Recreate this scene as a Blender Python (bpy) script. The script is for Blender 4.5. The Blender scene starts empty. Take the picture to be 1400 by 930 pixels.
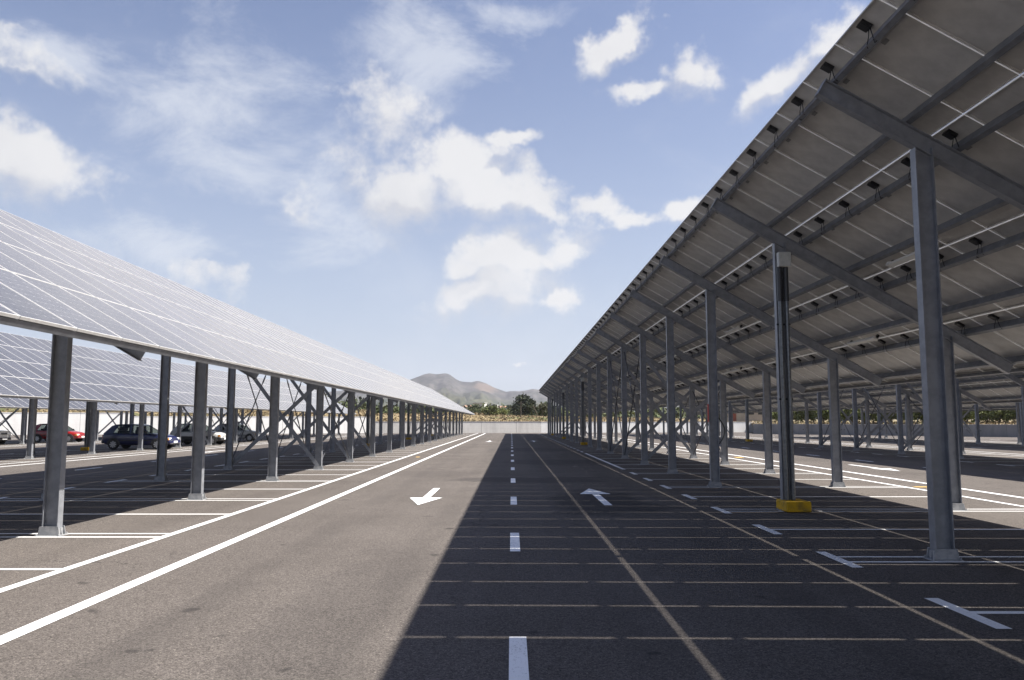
import bpy, math, random
from mathutils import Vector, Matrix
random.seed(7)
R = math.radians
scene = bpy.context.scene
col = scene.collection

# ------------------------------------------------------------------ helpers
class MB:
    """collects faces and links them as ONE mesh object"""
    def __init__(s): s.v=[]; s.f=[]; s.m=[]; s.uv=[]
    def face(s, pts, mi=0, uv=None):
        n=len(s.v); s.v.extend([tuple(p) for p in pts]); s.f.append(tuple(range(n,n+len(pts)))); s.m.append(mi)
        s.uv.append(uv)
    def box(s, c, d, mi=0, M=None):
        cx,cy,cz=c; dx,dy,dz=d[0]/2,d[1]/2,d[2]/2
        p=[(cx+a*dx,cy+b*dy,cz+e*dz) for e in (-1,1) for b in (-1,1) for a in (-1,1)]
        if M is not None: p=[tuple(M@Vector(q)) for q in p]
        n=len(s.v); s.v+=p
        for q in ((0,2,3,1),(4,5,7,6),(0,1,5,4),(2,6,7,3),(0,4,6,2),(1,3,7,5)):
            s.f.append(tuple(n+i for i in q)); s.m.append(mi); s.uv.append(None)
    def prism(s, prof, f0, f1, mi=0, caps=True):
        """prof: list of 2D points; f0,f1: maps 2D->3D at each end"""
        n=len(s.v); k=len(prof)
        s.v+=[tuple(f0(*q)) for q in prof]+[tuple(f1(*q)) for q in prof]
        for i in range(k):
            j=(i+1)%k; s.f.append((n+i,n+j,n+k+j,n+k+i)); s.m.append(mi); s.uv.append(None)
        if caps:
            s.f.append(tuple(n+i for i in reversed(range(k)))); s.m.append(mi); s.uv.append(None)
            s.f.append(tuple(n+k+i for i in range(k))); s.m.append(mi); s.uv.append(None)
    def bar(s, a, b, w, h, mi=0, side=Vector((0,1,0))):
        a=Vector(a); b=Vector(b); d=(b-a).normalized(); y=(side-d*side.dot(d)).normalized(); z=d.cross(y)
        pr=[(-w/2,-h/2),(w/2,-h/2),(w/2,h/2),(-w/2,h/2)]
        s.prism(pr, lambda p,q:a+y*p+z*q, lambda p,q:b+y*p+z*q, mi)
    def tube(s, a, b, r, n=8, mi=0, r2=None):
        a=Vector(a); b=Vector(b); d=(b-a).normalized(); t=Vector((0,0,1)) if abs(d.z)<.9 else Vector((1,0,0))
        y=d.cross(t).normalized(); z=d.cross(y); r2=r if r2 is None else r2
        pr=[(math.cos(2*math.pi*i/n),math.sin(2*math.pi*i/n)) for i in range(n)]
        s.prism(pr, lambda p,q:a+(y*p+z*q)*r, lambda p,q:b+(y*p+z*q)*r2, mi)
    def path(s, pts, r, n=6, mi=0):
        for a,b in zip(pts[:-1],pts[1:]): s.tube(a,b,r,n,mi)
    def mesh(s, name, mats):
        me=bpy.data.meshes.new(name); me.from_pydata(s.v,[],s.f)
        for m in (mats if isinstance(mats,(list,tuple)) else [mats]): me.materials.append(m)
        me.polygons.foreach_set('material_index', s.m)
        if any(u is not None for u in s.uv):
            ul=me.uv_layers.new(name='UVMap'); dat=[]
            for f,u in zip(s.f,s.uv):
                for i in range(len(f)): dat += list(u[i]) if u else [0.,0.]
            ul.data.foreach_set('uv', dat)
        me.update(); return me
    def build(s, name, mats, parent=None, loc=(0,0,0), rot=(0,0,0), smooth=False):
        me=s.mesh(name,mats)
        if smooth: me.polygons.foreach_set('use_smooth',[True]*len(me.polygons))
        return link(name, me, parent, loc, rot)
def link(name, me, parent=None, loc=(0,0,0), rot=(0,0,0)):
    o=bpy.data.objects.new(name,me); col.objects.link(o); o.parent=parent; o.location=loc; o.rotation_euler=rot
    return o
def empty(name, loc, rz=0):
    o=bpy.data.objects.new(name,None); col.objects.link(o); o.location=loc; o.rotation_euler=(0,0,rz); o.empty_display_size=.3
    return o
def tag(o, label=None, cat=None, group=None, kind=None):
    if label: o['label']=label
    if cat: o['category']=cat
    if group: o['group']=group
    if kind: o['kind']=kind
    return o
def copy_tree(o, parent=None):
    c=o.copy(); col.objects.link(c)
    if parent is not None: c.parent=parent
    for ch in list(o.children): copy_tree(ch,c)
    return c
def bevel(o, w=.01, seg=2):
    m=o.modifiers.new('Bevel','BEVEL'); m.width=w; m.segments=seg; m.limit_method='ANGLE'; return o

# ------------------------------------------------------------------ materials
class NT:
    def __init__(s, nt): s.nt=nt
    def new(s, typ, **kw):
        n=s.nt.nodes.new(typ)
        for k,v in kw.items():
            if k.startswith('i_'): n.inputs[k[2:].replace('_',' ')].default_value=v
            else: setattr(n,k,v)
        return n
    def set(s, sock, v):
        if isinstance(v,bpy.types.NodeSocket): s.nt.links.new(v,sock)
        else: sock.default_value=v
    def math(s, op, a, b=0., c=None, clamp=False):
        n=s.new('ShaderNodeMath',operation=op,use_clamp=clamp); s.set(n.inputs[0],a); s.set(n.inputs[1],b)
        if c is not None: s.set(n.inputs[2],c)
        return n.outputs[0]
    def mix(s, f, a, b, blend='MIX'):
        n=s.new('ShaderNodeMix',data_type='RGBA',blend_type=blend); s.set(n.inputs[0],f)
        for sock,v in ((n.inputs[6],a),(n.inputs[7],b)):
            if isinstance(v,(tuple,list)) and len(v)==3: v=(*v,1)
            s.set(sock,v)
        return n.outputs[2]
    def noise(s, vec, scale, detail=3, rough=.5, dist=0., out=0):
        n=s.new('ShaderNodeTexNoise'); s.nt.links.new(vec,n.inputs['Vector']); n.inputs['Scale'].default_value=scale
        n.inputs['Detail'].default_value=detail; n.inputs['Roughness'].default_value=rough; n.inputs['Distortion'].default_value=dist
        return n.outputs[out]
    def ramp(s, f, lo, hi, a=0., b=1., smooth=True):
        n=s.new('ShaderNodeMapRange',interpolation_type='SMOOTHSTEP' if smooth else 'LINEAR',clamp=True); s.set(n.inputs[0],f)
        n.inputs[1].default_value=lo; n.inputs[2].default_value=hi; n.inputs[3].default_value=a; n.inputs[4].default_value=b
        return n.outputs[0]
    def vmath(s, op, a, b=None, out=0):
        n=s.new('ShaderNodeVectorMath',operation=op); s.set(n.inputs[0],a)
        if b is not None: s.set(n.inputs[1],b)
        return n.outputs[out]
def mat(name, color=(.5,.5,.5), rough=.6, metal=0., spec=.5):
    m=bpy.data.materials.new(name); m.use_nodes=True; nt=m.node_tree; b=nt.nodes['Principled BSDF']
    b.inputs['Base Color'].default_value=(*color,1); b.inputs['Roughness'].default_value=rough
    b.inputs['Metallic'].default_value=metal; b.inputs['Specular IOR Level'].default_value=spec
    return m, NT(nt), b
def noisy(name, c1, c2, scale=5, rough=.6, metal=0., spec=.5, detail=4, lo=.35, hi=.65, bump=0., bscale=40, bdist=.01, world=False):
    m,n,b=mat(name,c1,rough,metal,spec)
    tc=n.new('ShaderNodeTexCoord'); vec=tc.outputs['Object']
    if world: vec=n.new('ShaderNodeNewGeometry').outputs['Position']
    f=n.ramp(n.noise(vec,scale,detail,.6),lo,hi); n.set(b.inputs['Base Color'], n.mix(f,c1,c2))
    if bump:
        bp=n.new('ShaderNodeBump'); bp.inputs['Strength'].default_value=bump; bp.inputs['Distance'].default_value=bdist
        n.set(bp.inputs['Height'], n.noise(vec,bscale,3)); n.set(b.inputs['Normal'],bp.outputs[0])
    return m

M={}
M['steel']=noisy('galvanised_steel',(.225,.235,.255),(.285,.296,.32),7,.5,.35,.5,5,world=True)
M['steel_dark']=noisy('purlin_steel',(.15,.155,.168),(.20,.207,.222),6,.5,.35,.5,5,world=True)
M['rod']=noisy('rod_steel',(.05,.05,.055),(.09,.09,.1),20,.5,.3)
M['plate']=noisy('base_plate_steel',(.24,.25,.26),(.34,.34,.345),12,.6,.1,world=True)
M['alu']=noisy('anodised_aluminium',(.68,.67,.64),(.77,.76,.73),9,.4,.2)
M['back']=noisy('backsheet',(.42,.408,.39),(.50,.488,.465),3.5,.65,0.,.3,5)
M['black']=mat('black_plastic',(.012,.012,.013),.45)[0]
M['greybox']=noisy('grey_enclosure',(.42,.43,.40),(.5,.5,.47),15,.5)
M['conduit']=noisy('conduit_steel',(.12,.128,.135),(.18,.19,.20),20,.3,.6,world=True)
M['yellow']=noisy('yellow_paint',(.60,.35,.012),(.30,.19,.03),7,.7,0.,.3,6,.4,.75,.3,60)
M['sleeve']=mat('sleeve_rubber',(.035,.036,.04),.4)[0]
M['lamp_white']=mat('lamp_housing',(.62,.6,.55),.5)[0]
M['red']=mat('red_plate',(.55,.05,.03),.5)[0]
M['paper']=mat('sticker_grey',(.2,.2,.2),.7)[0]

def pv():
    m,n,b=mat('pv_glass',(.05,.06,.1),.18)
    uv=n.new('ShaderNodeUVMap').outputs[0]; sp=n.new('ShaderNodeSeparateXYZ'); n.nt.links.new(uv,sp.inputs[0])
    p=.1555
    x=n.math('ADD',sp.outputs[0],-.0135); y=n.math('ADD',sp.outputs[1],-.0235)
    ax=n.math('ABSOLUTE',n.math('SUBTRACT',n.math('FRACT',n.math('DIVIDE',x,p)),.5))
    ay=n.math('ABSOLUTE',n.math('SUBTRACT',n.math('FRACT',n.math('DIVIDE',y,p)),.5))
    edge=n.math('GREATER_THAN',n.math('MAXIMUM',ax,ay),.492)
    dia=n.math('GREATER_THAN',n.math('ADD',ax,ay),.90)
    gap=n.math('MAXIMUM',edge,dia)
    bus=n.math('COMPARE',ay,.19,.006)
    # outside the cell field: white border
    o1=n.math('LESS_THAN',sp.outputs[0],.0135); o2=n.math('GREATER_THAN',sp.outputs[0],1.5685)
    o3=n.math('LESS_THAN',sp.outputs[1],.0235); o4=n.math('GREATER_THAN',sp.outputs[1],.9565)
    gap=n.math('MAXIMUM',gap,n.math('MAXIMUM',n.math('MAXIMUM',o1,o2),n.math('MAXIMUM',o3,o4)))
    geo=n.new('ShaderNodeNewGeometry').outputs['Position']
    v=n.noise(geo,.8,2)
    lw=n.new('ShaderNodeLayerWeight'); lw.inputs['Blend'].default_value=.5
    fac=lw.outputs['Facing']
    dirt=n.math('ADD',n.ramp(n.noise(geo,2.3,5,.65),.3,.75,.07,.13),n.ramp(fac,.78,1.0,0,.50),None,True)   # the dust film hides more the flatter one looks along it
    cell=n.mix(v,(.026,.028,.040),(.034,.037,.050))
    c=n.mix(n.math('MULTIPLY',bus,.5),cell,(.5,.5,.52))
    c=n.mix(n.math('MULTIPLY',gap,.75),c,(.34,.34,.36))
    oi=n.new('ShaderNodeObjectInfo').outputs['Random']
    hv=n.new('ShaderNodeHueSaturation'); n.set(hv.inputs['Color'],c); n.set(hv.inputs['Value'],n.ramp(oi,0,1,.8,1.2,False)); c=hv.outputs[0]
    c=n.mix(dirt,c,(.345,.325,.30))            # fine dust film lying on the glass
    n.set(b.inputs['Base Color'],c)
    b.inputs['Roughness'].default_value=.16; b.inputs['IOR'].default_value=1.5
    b.inputs['Roughness'].default_value=.22; b.inputs['Specular IOR Level'].default_value=.32
    return m
M['pv']=pv()

def asphalt():
    m,n,b=mat('asphalt',(.1,.1,.1),.9,0,.12)
    g=n.new('ShaderNodeNewGeometry').outputs['Position']
    fine=n.noise(g,95,3,.75); mid=n.noise(g,28,3,.7); big=n.noise(g,.35,5,.6); huge=n.noise(g,.06,3,.5)
    # paver lanes: long streaks along the driving direction
    mp=n.new('ShaderNodeMapping'); n.nt.links.new(g,mp.inputs[0]); mp.inputs['Scale'].default_value=(1.0,.03,1)
    streak=n.noise(mp.outputs[0],1.3,4,.6)
    c=n.mix(n.ramp(fine,.34,.66),(.060,.0535,.050),(.150,.132,.118))
    c=n.mix(n.ramp(n.noise(g,48,2),.62,.70,0,.75),c,(.215,.19,.165))
    c=n.mix(n.ramp(n.noise(g,62,2),.62,.70,0,.9),c,(.016,.016,.017))
    vo=n.new('ShaderNodeTexVoronoi'); nt_=n.nt; nt_.links.new(g,vo.inputs['Vector']); vo.inputs['Scale'].default_value=70
    sv=n.new('ShaderNodeSeparateColor'); nt_.links.new(vo.outputs['Color'],sv.inputs[0])
    hv=n.new('ShaderNodeHueSaturation'); n.set(hv.inputs['Color'],c); n.set(hv.inputs['Value'],n.ramp(sv.outputs[0],0,1,.65,1.35,False)); c=hv.outputs[0]
    k=n.math('ADD',n.math('MULTIPLY',n.math('SUBTRACT',big,.5),.55),n.math('MULTIPLY',n.math('SUBTRACT',streak,.5),.5))
    k=n.math('ADD',k,n.math('MULTIPLY',n.math('SUBTRACT',huge,.5),.35))
    k=n.math('ADD',k,n.math('MULTIPLY',n.math('SUBTRACT',mid,.5),.35))
    k=n.math('ADD',1.0,k)
    hsv=n.new('ShaderNodeHueSaturation'); n.set(hsv.inputs['Color'],c); n.set(hsv.inputs['Value'],k); c=hsv.outputs[0]
    # newer, darker resurfaced patches and oil stains with their own shapes
    sp=n.new('ShaderNodeSeparateXYZ'); n.nt.links.new(g,sp.inputs[0])
    w=n.math('MULTIPLY',n.math('SUBTRACT',n.noise(g,.9,4,.6),.5),1.8)
    def blotch(c,cx,cy,rx,ry,amt):
        dx=n.math('DIVIDE',n.math('SUBTRACT',sp.outputs[0],cx),rx); dy=n.math('DIVIDE',n.math('SUBTRACT',sp.outputs[1],cy),ry)
        d=n.math('SQRT',n.math('ADD',n.math('MULTIPLY',dx,dx),n.math('MULTIPLY',dy,dy)))
        f=n.ramp(n.math('ADD',d,w),.7,1.15,amt,0)
        return n.mix(f,c,(.026,.025,.027))
    c=blotch(c,1.7,15.6,1.1,2.4,.6); c=blotch(c,.6,21.5,2.4,1.1,.45); c=blotch(c,2.0,31,2.6,2.2,.35); c=blotch(c,-2.6,24,1.7,1.6,.14)
    c=blotch(c,-1.4,7.2,.5,3.0,.16); c=blotch(c,1.2,45,2.5,3,.3)
    def line_y(c,x0,wd,amt,col_,wob=.12,lo=.35,hi=.6):
        wv=n.math('MULTIPLY',n.math('SUBTRACT',n.noise(g,.16,3,.5),.5),wob*2)
        d=n.math('ABSOLUTE',n.math('SUBTRACT',n.math('ADD',sp.outputs[0],wv),x0))
        f=n.math('MULTIPLY',n.ramp(d,wd*.4,wd,amt,0),n.ramp(n.noise(g,.5,4,.6),lo,hi))
        return n.mix(f,c,col_)
    for x0 in (-2.55,-1.05,1.0,2.5): c=line_y(c,x0,.28,.27,(.055,.05,.047),.3)          # worn wheel tracks
    vc=n.new('ShaderNodeTexVoronoi',feature='DISTANCE_TO_EDGE'); vc.inputs['Scale'].default_value=.17
    wp=n.vmath('ADD',g,n.vmath('SCALE',n.noise(g,1.1,5,.7,out=1))); wp.node.inputs[1].links[0].from_node.inputs['Scale'].default_value=.9
    n.nt.links.new(wp,vc.inputs['Vector'])
    crk=n.math('MULTIPLY',n.ramp(vc.outputs['Distance'],.0008,.0022,.75,0),n.ramp(n.noise(g,.13,3,.5),.49,.57))
    c=n.mix(crk,c,(.018,.017,.017))
    c=n.mix(n.ramp(n.noise(g,2.6,2,.4),.70,.75,0,.6),c,(.024,.022,.022))                  # oil drips
    n.set(b.inputs['Base Color'],c)
    bp=n.new('ShaderNodeBump'); bp.inputs['Strength'].default_value=.5; bp.inputs['Distance'].default_value=.006
    n.set(bp.inputs['Height'],n.math('ADD',fine,mid)); n.set(b.inputs['Normal'],bp.outputs[0])
    return m
M['asphalt']=asphalt()
def paint(name,c):
    m,n,b=mat(name,c,.6)
    g=n.new('ShaderNodeNewGeometry').outputs['Position']
    f=n.ramp(n.math('ADD',n.noise(g,70,3,.7),n.math('MULTIPLY',n.noise(g,1.7,3,.6),.25)),.70,.84,0,.85); f2=n.ramp(n.noise(g,2.2,4,.6),.35,.85,0,.25)
    cc=n.mix(f,n.mix(f2,c,tuple(x*.62 for x in c)),(.2,.19,.18)); n.set(b.inputs['Base Color'],cc)
    return m
M['paint']=paint('road_paint_white',(.86,.86,.85)); M['paint_y']=paint('road_paint_ochre',(.62,.40,.10))

# ------------------------------------------------------------------ camera
CAM=dict(f=1105.84,pitch=5.8048,yaw=.0465,roll=.0128,h=1.5037)
cd=bpy.data.cameras.new('camera'); cam=bpy.data.objects.new('camera',cd); col.objects.link(cam)
cd.sensor_fit='HORIZONTAL'; cd.sensor_width=36; cd.lens=36*CAM['f']/1400; cd.clip_start=.05; cd.clip_end=20000
cam.location=(0,0,CAM['h']); cam.rotation_euler=(R(90+CAM['pitch']),0,R(-CAM['yaw'])); scene.camera=cam
Rc=cam.rotation_euler.to_matrix()
def project(p):
    q=Rc.transposed()@(Vector(p)-Vector((0,0,CAM['h'])))
    if q.z>-.2: return None
    return 700-CAM['f']*q.x/q.z, 465+CAM['f']*q.y/q.z
def raydir(x,y):
    return (Rc@Vector(((x-700)/CAM['f'],(465-y)/CAM['f'],-1))).normalized()

# ------------------------------------------------------------------ canopies
TILT=R(30.1); ct,st,tn=math.cos(TILT),math.sin(TILT),math.tan(TILT)
XHI,ZHI,PER=3.609,5.70,13.737
ROW=1.607; PL,PW=1.5895,.9825            # row pitch on the slope, panel length, panel width
UF,UR=1.14,3.995                        # horizontal offset of the tall and the short column rows
SL=4*ROW-.025
def roofz(u): return ZHI-tn*u

def ibeam(d,b,tf,tw):
    a=[(-d/2,-b/2),(-d/2+tf,-b/2),(-d/2+tf,-tw/2),(d/2-tf,-tw/2),(d/2-tf,-b/2),(d/2,-b/2)]
    return a+[(x,-y) for x,y in reversed(a)]
def column_mesh(h):
    mb=MB(); mb.prism(ibeam(.21,.125,.013,.010), lambda x,y:(x,y,.012), lambda x,y:(x,y,h))
    return mb.mesh('column',M['steel'])
def foot_mesh():
    mb=MB(); mb.box((0,0,.006),(.33,.24,.012))
    for s in (-1,1):
        y0=s*.067
        mb.prism([(-.145,.012),(.145,.012),(.125,.125),(-.125,.125)], lambda x,z:(x,y0,z), lambda x,z:(x,y0+s*.012,z))
        mb.prism([(-.06,.012),(.06,.012),(.06,.10),(-.06,.10)], lambda y,z:(s*.107,y,z), lambda y,z:(s*.118,y,z))
        mb.prism([(.0,.012),(.05,.012),(.0,.11)], lambda a,z:(s*(.118+a*.5),-.005,z), lambda a,z:(s*(.118+a*.5),.005,z))
        for t in (-1,1): mb.tube((s*.146,t*.1,.012),(s*.146,t*.1,.035),.011,6)
    return mb.mesh('base_plate',M['plate'])
H1=roofz(UF)-.36/ct+.03; H2=roofz(UR)-.36/ct+.03
MC1,MC2,MFOOT=column_mesh(H1),column_mesh(H2),foot_mesh()
def rafter_mesh():
    mb=MB(); pr=ibeam(.20,.11,.011,.008)
    x0,x1=.16,6.07
    mb.prism(pr, lambda z,y:(x0,y,z-.27), lambda z,y:(x1,y,z-.27))
    mb.box((.155,0,-.27),(.008,.13,.216))
    return mb.mesh('rafter',M['steel'])
MRAFT=rafter_mesh()
def purlin_mesh(y0,y1):
    mb=MB(); h,w,t=.128,.062,.005
    pr=[(-w/2,-h/2),(w/2,-h/2),(w/2,-h/2+.018),(w/2-t,-h/2+.018),(w/2-t,-h/2+t),(-w/2+t,-h/2+t),(-w/2+t,h/2-t),(w/2-t,h/2-t),(w/2-t,h/2-.018),(w/2,h/2-.018),(w/2,h/2),(-w/2,h/2)]
    mb.prism(pr, lambda x,z:(x,y0,z), lambda x,z:(x,y1,z))
    return mb.mesh('purlin',M['steel_dark'])
def add_panel(mb, T=None, glass=True, frame=True, mg=(0,1,2)):
    """laminate and frame of one module; origin at its centre, glass at z=0"""
    T=T or Matrix.Identity(4)
    L,W=PL/2,PW/2; q=lambda x,y,z: tuple(T@Vector((x,y,z)))
    if glass:
        l,w=L-.002,W-.002
        c=[(-l,-w),(l,-w),(l,w),(-l,w)]
        mb.face([q(x,y,0) for x,y in c],mg[0],[(x+L,y+W) for x,y in c])
        mb.face([q(x,y,-.006) for x,y in reversed(c)],mg[1],[(x+L,y+W) for x,y in reversed(c)])
    if frame:
        for s in (-1,1):
            mb.box((s*(L-.005),0,-.0135),(.010,2*W,.033),mg[2],T)
            mb.box((0,s*(W-.005),-.0135),(2*L-.020,.010,.033),mg[2],T)
def mk(fn,name,mats):
    mb=MB(); fn(mb); return mb.mesh(name,mats)
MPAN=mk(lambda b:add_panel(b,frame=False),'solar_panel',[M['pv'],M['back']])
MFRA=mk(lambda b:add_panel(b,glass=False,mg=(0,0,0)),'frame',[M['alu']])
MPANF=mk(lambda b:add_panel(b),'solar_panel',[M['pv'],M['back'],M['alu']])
def jbox(mb):
    mb.box((-.685,-.02,-.026),(.125,.125,.038)); mb.box((-.685,-.02,-.047),(.10,.10,.006))
MJB=mk(jbox,'junction_box',M['black'])
def cables(k,s):
    def f(mb):
        r=random.Random(k*2+s)
        if 1:
            e=(-.49+r.uniform(-.02,.03), s*(.07+r.uniform(-.03,.05)), -.05)
            a=(-.62,-.02+s*.02,-.03); m=[]
            for i in range(7):
                t=i/6; x=a[0]+(e[0]-a[0])*t; y=a[1]+(e[1]-a[1])*t+math.sin(t*9+k)*.012
                m.append((x+.03*math.sin(math.pi*t),y+s*.04*math.sin(math.pi*t),a[2]+(e[2]-a[2])*t-(.11+r.uniform(0,.04))*math.sin(math.pi*t)))
            mb.path(m,.0055,5)
    return f
MCAB=[[mk(cables(k,s),'cable',M['black']) for s in (-1,1)] for k in range(5)]
MSTK=mk(lambda mb:mb.box((-.40,.07,-.0085),(.05,.11,.003)),'sticker',M['paper'])

def panel_T(i,j,y):
    s=(j+.5)*ROW-.0125
    return Vector((s*ct,y,ZHI-s*st))
def canopy(x0,y_ph,k0,k1,label,braced,detail,plinths=(),lamps=()):
    root=empty('solar_canopy',(x0,0,0)); tag(root,label,'solar canopy','solar canopies over the car park')
    rotT=(0,TILT,0)
    ys=[y_ph+5*k for k in range(k0,k1+1)]; K=list(range(k0,k1+1))
    for k,y in zip(K,ys):
        for u,me in ((UF,MC1),(UR,MC2)):
            c=link('column',me,root,(u,y,0)); link('base_plate',MFOOT,c)
            if u==UF and k in plinths:
                mb=MB(); mb.box((.06,-.10,.095),(.42,.56,.175)); o=bevel(mb.build('plinth',M['yellow'],c),.02)
                for xx in (-.055,.055):
                    mb=MB(); mb.tube((xx,-.115,.19),(xx,-.115,H1-.48),.037,10); mb.build('conduit',M['conduit'],c)
                    mb=MB(); mb.tube((xx,-.115,H1-1.05),(xx,-.115,H1-.44),.045,10); mb.build('cable_sleeve',M['sleeve'],c)
                for zz in (1.9,3.2):
                    mb=MB(); mb.box((0,-.085,zz),(.24,.02,.03)); mb.build('clamp',M['black'],c)
                mb=MB(); mb.box((.02,-.155,H1-.32),(.22,.13,.26)); bevel(mb.build('cable_box',M['greybox'],c),.015)
        link('rafter',MRAFT,root,(0,y,ZHI),rotT)
    ya,yb=ys[0]-2.5,ys[-1]+2.5
    pm=purlin_mesh(ya,yb)
    for j in range(4):
        for off in (.27,1.225):
            s=j*ROW+off; link('purlin',pm,root,(s*ct-.096*st,0,ZHI-s*st-.096*ct),rotT)
    mb=MB(); mb.box((SL-.018,(ya+yb)/2,-.077),(.03,yb-ya,.072)); mb.build('edge_channel',M['steel_dark'],root,(0,0,ZHI),rotT)
    # panels: the modules that show largest are parts of their own, the rest is one part
    cells=[]
    n=int(round((yb-ya)))
    for i in range(n):
        for j in range(4):
            c=panel_T(i,j,ya+i+.5); w=c+Vector((x0,0,0)); pr=project(w); a=0
            if pr and -25<pr[0]<1425 and -25<pr[1]<955: a=1/(w-Vector((0,0,1.5))).length_squared
            cells.append((a,i,j,c))
    cells.sort(key=lambda t:-t[0])
    rest=MB(); restj=MB()
    for q,(a,i,j,c) in enumerate(cells):
        if q<100 and a>0:
            if detail>=1:
                p=link('solar_panel',MPAN,root,c,rotT); link('frame',MFRA,p)
                if detail>=2:
                    link('junction_box',MJB,p); link('sticker',MSTK,p)
                    for cb in MCAB[(i*3+j)%5]: link('cable',cb,p)
            else: link('solar_panel',MPANF,root,c,rotT)
        else:
            T=Matrix.Translation(c)@Matrix.Rotation(TILT,4,'Y'); add_panel(rest,T)
            if detail>=2 and a>0: restj.box((-.685,-.02,-.026),(.125,.125,.042),0,T)
    tag(rest.build('solar_panel',[M['pv'],M['back'],M['alu']],root),kind='stuff')
    if restj.v: tag(restj.build('junction_box',M['black'],root),kind='stuff')
    # bracing
    for bi,k in enumerate(braced):
        y=y_ph+5*k
        for (ua,za,ub,zb,dy) in ((UF,.12,UR,H2-.15,.085),(UR,.12,UF,H1-.75,-.085)):
            mb=MB(); mb.bar((ua,y+dy,za),(ub,y+dy,zb),.012,.12,0,Vector((0,1,0))); mb.bar((ua,y+dy+.02,za),(ub,y+dy+.02,zb),.05,.012,0,Vector((0,1,0)))
            mb.build('brace',M['steel'],root)
        if bi+1<len(braced) and braced[bi+1]==k+1:
            for u,h in ((UF,H1),(UR,H2)):
                for (za,zb) in ((.15,h-.2),(h-.2,.15)):
                    dx=.02 if za<1 else -.02
                    a=Vector((u+dx,y+.06,za)); b=Vector((u+dx,y+4.94,zb))
                    mb=MB(); mb.tube(a,b,.02,6)
                    o=mb.build('tie_rod',M['rod'],root)
                    for t in (.33,.67):
                        mb=MB(); mb.tube(a.lerp(b,t-.02),a.lerp(b,t+.02),.03,6); mb.build('turnbuckle',M['plate'],o)
    for (j,off,y) in lamps:
        s=j*ROW+off; mb=MB(); mb.box((0,0,0),(.10,1.15,.05)); mb.box((0,-.62,.01),(.12,.09,.07)); mb.box((0,.62,.01),(.12,.09,.07))
        o=mb.build('strip_light',M['lamp_white'],root,(s*ct-.17*st,y,ZHI-s*st-.17*ct),rotT); bevel(o,.012)
        mb=MB(); mb.box((.02,-.64,.06),(.05,.05,.09)); mb.box((.02,.64,.06),(.05,.05,.09)); mb.build('bracket',M['black'],o)
    return root

YR,YL=9.093,11.002
canopy(XHI,YR,-2,19,'grey steel solar canopy right of the lane, panel backs and junction boxes showing',(4,5,6,14,15),2,(1,9,13,17),
       [(1,1.42,12.3),(1,1.42,22.3),(2,1.42,17.3),(1,1.42,32.3),(2,1.42,27.3)])
canopy(XHI-PER,YL,-2,18,'solar canopy left of the lane, its blue-grey panel face sloping down towards the lane',(3,4,5,12,13,14),1,(8,12,16))
canopy(XHI+PER,3.66,-1,19,'second solar canopy to the right, behind the nearest right-hand columns',(7,8,9,15,16),1,(12,),[(1,1.42,32),(2,1.42,42)])
canopy(XHI+2*PER,6.2,0,15,'third solar canopy to the right, two lanes beyond the near columns',(6,7,11,12),0)
canopy(XHI+3*PER,4.0,3,12,'farthest solar canopy on the right, in front of the grey wall',(7,8),0)
canopy(XHI-2*PER,3.68,-1,18,'second solar canopy to the left, over the parked dark blue and white hatchbacks',(10,11,12,15),1,(8,))
canopy(XHI-3*PER,6.0,2,17,'farthest solar canopy on the left, over the red hatchback and near the white wall',(9,10,13),0,(7,))

# small things fixed to columns
def col_pt(x0,y): return (x0+UF,y)
mb=MB(); mb.box((0,0,0),(.012,.10,.42)); bevel(mb.build('column_marker',M['red'],None,(XHI+UF-.121,YR+10,1.62+.10)),.003)
o=bpy.data.objects['column_marker']; tag(o,'small red plate on the lane side of the third right-hand column','marker plate')
mb=MB(); pts=[(.0+.14*math.sin(t*math.pi),0,.62*(.5-t)) for t in [i/12 for i in range(13)]]
mb.path(pts,.014,6); o=mb.build('cable_loop',M['black'],None,(XHI+UF+.113,YR+10-.02,1.30)); tag(o,'black hose looping out from the column that carries the red plate','hose')

# ------------------------------------------------------------------ ground, lot and markings
mb=MB(); mb.face([(-9000,-9000,-.06),(9000,-9000,-.06),(9000,9000,-.06),(-9000,9000,-.06)])
M['soil']=noisy('dry_soil',(.22,.17,.11),(.30,.24,.16),.05,.9,0,.2,6,world=True)
tag(mb.build('ground',M['soil']),kind='structure')
mb=MB(); mb.face([(-130,-70,0),(130,-70,0),(130,135,0),(-130,135,0)])
tag(mb.build('asphalt_lot',M['asphalt']),kind='structure')
ml=MB(); mt=MB(); ma=MB(); mo=MB()
def rect(mb,x0,x1,y0,y1,z): mb.face([(x0,y0,z),(x1,y0,z),(x1,y1,z),(x0,y1,z)])
YEND=112
def lane_marks(x,y0,yend,cont=None):
    """dashed centre line and the two edge lines of the lane left of a canopy whose tall edge is at x+XHI"""
    y=5.86-1.6-5.37*8
    while y<yend-2:
        if y>y0: rect(mt,x-.015,x+.105,y,y+1.6,.006)
        y+=5.37
    rect(mt,x-4.625,x-4.515,y0,yend,.006); rect(mt,x-3.60,x-3.455,y0,yend,.006)
def bays(x0,y_ph,y0,yend,cont=None):
    k=-6
    while y_ph+2.5*k<yend:
        y=y_ph+2.5*k; k+=1
        if y<y0: continue
        xa,xb=x0-.02,x0+5.56-.05
        if (k-1)%2==0:
            for s in (-.165,.165): rect(ml,xa+.05,xb,y+s-.035,y+s+.035,.004)
        else: rect(ml,xa+.05,xb,y-.045,y+.045,.004)
        if not(cont and cont[0]<y<cont[1]): rect(mt,x0-.075,x0+.045,y-.52,y+.52,.006)
    if cont: rect(mt,x0-.075,x0+.045,cont[0],cont[1],.006)
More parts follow.
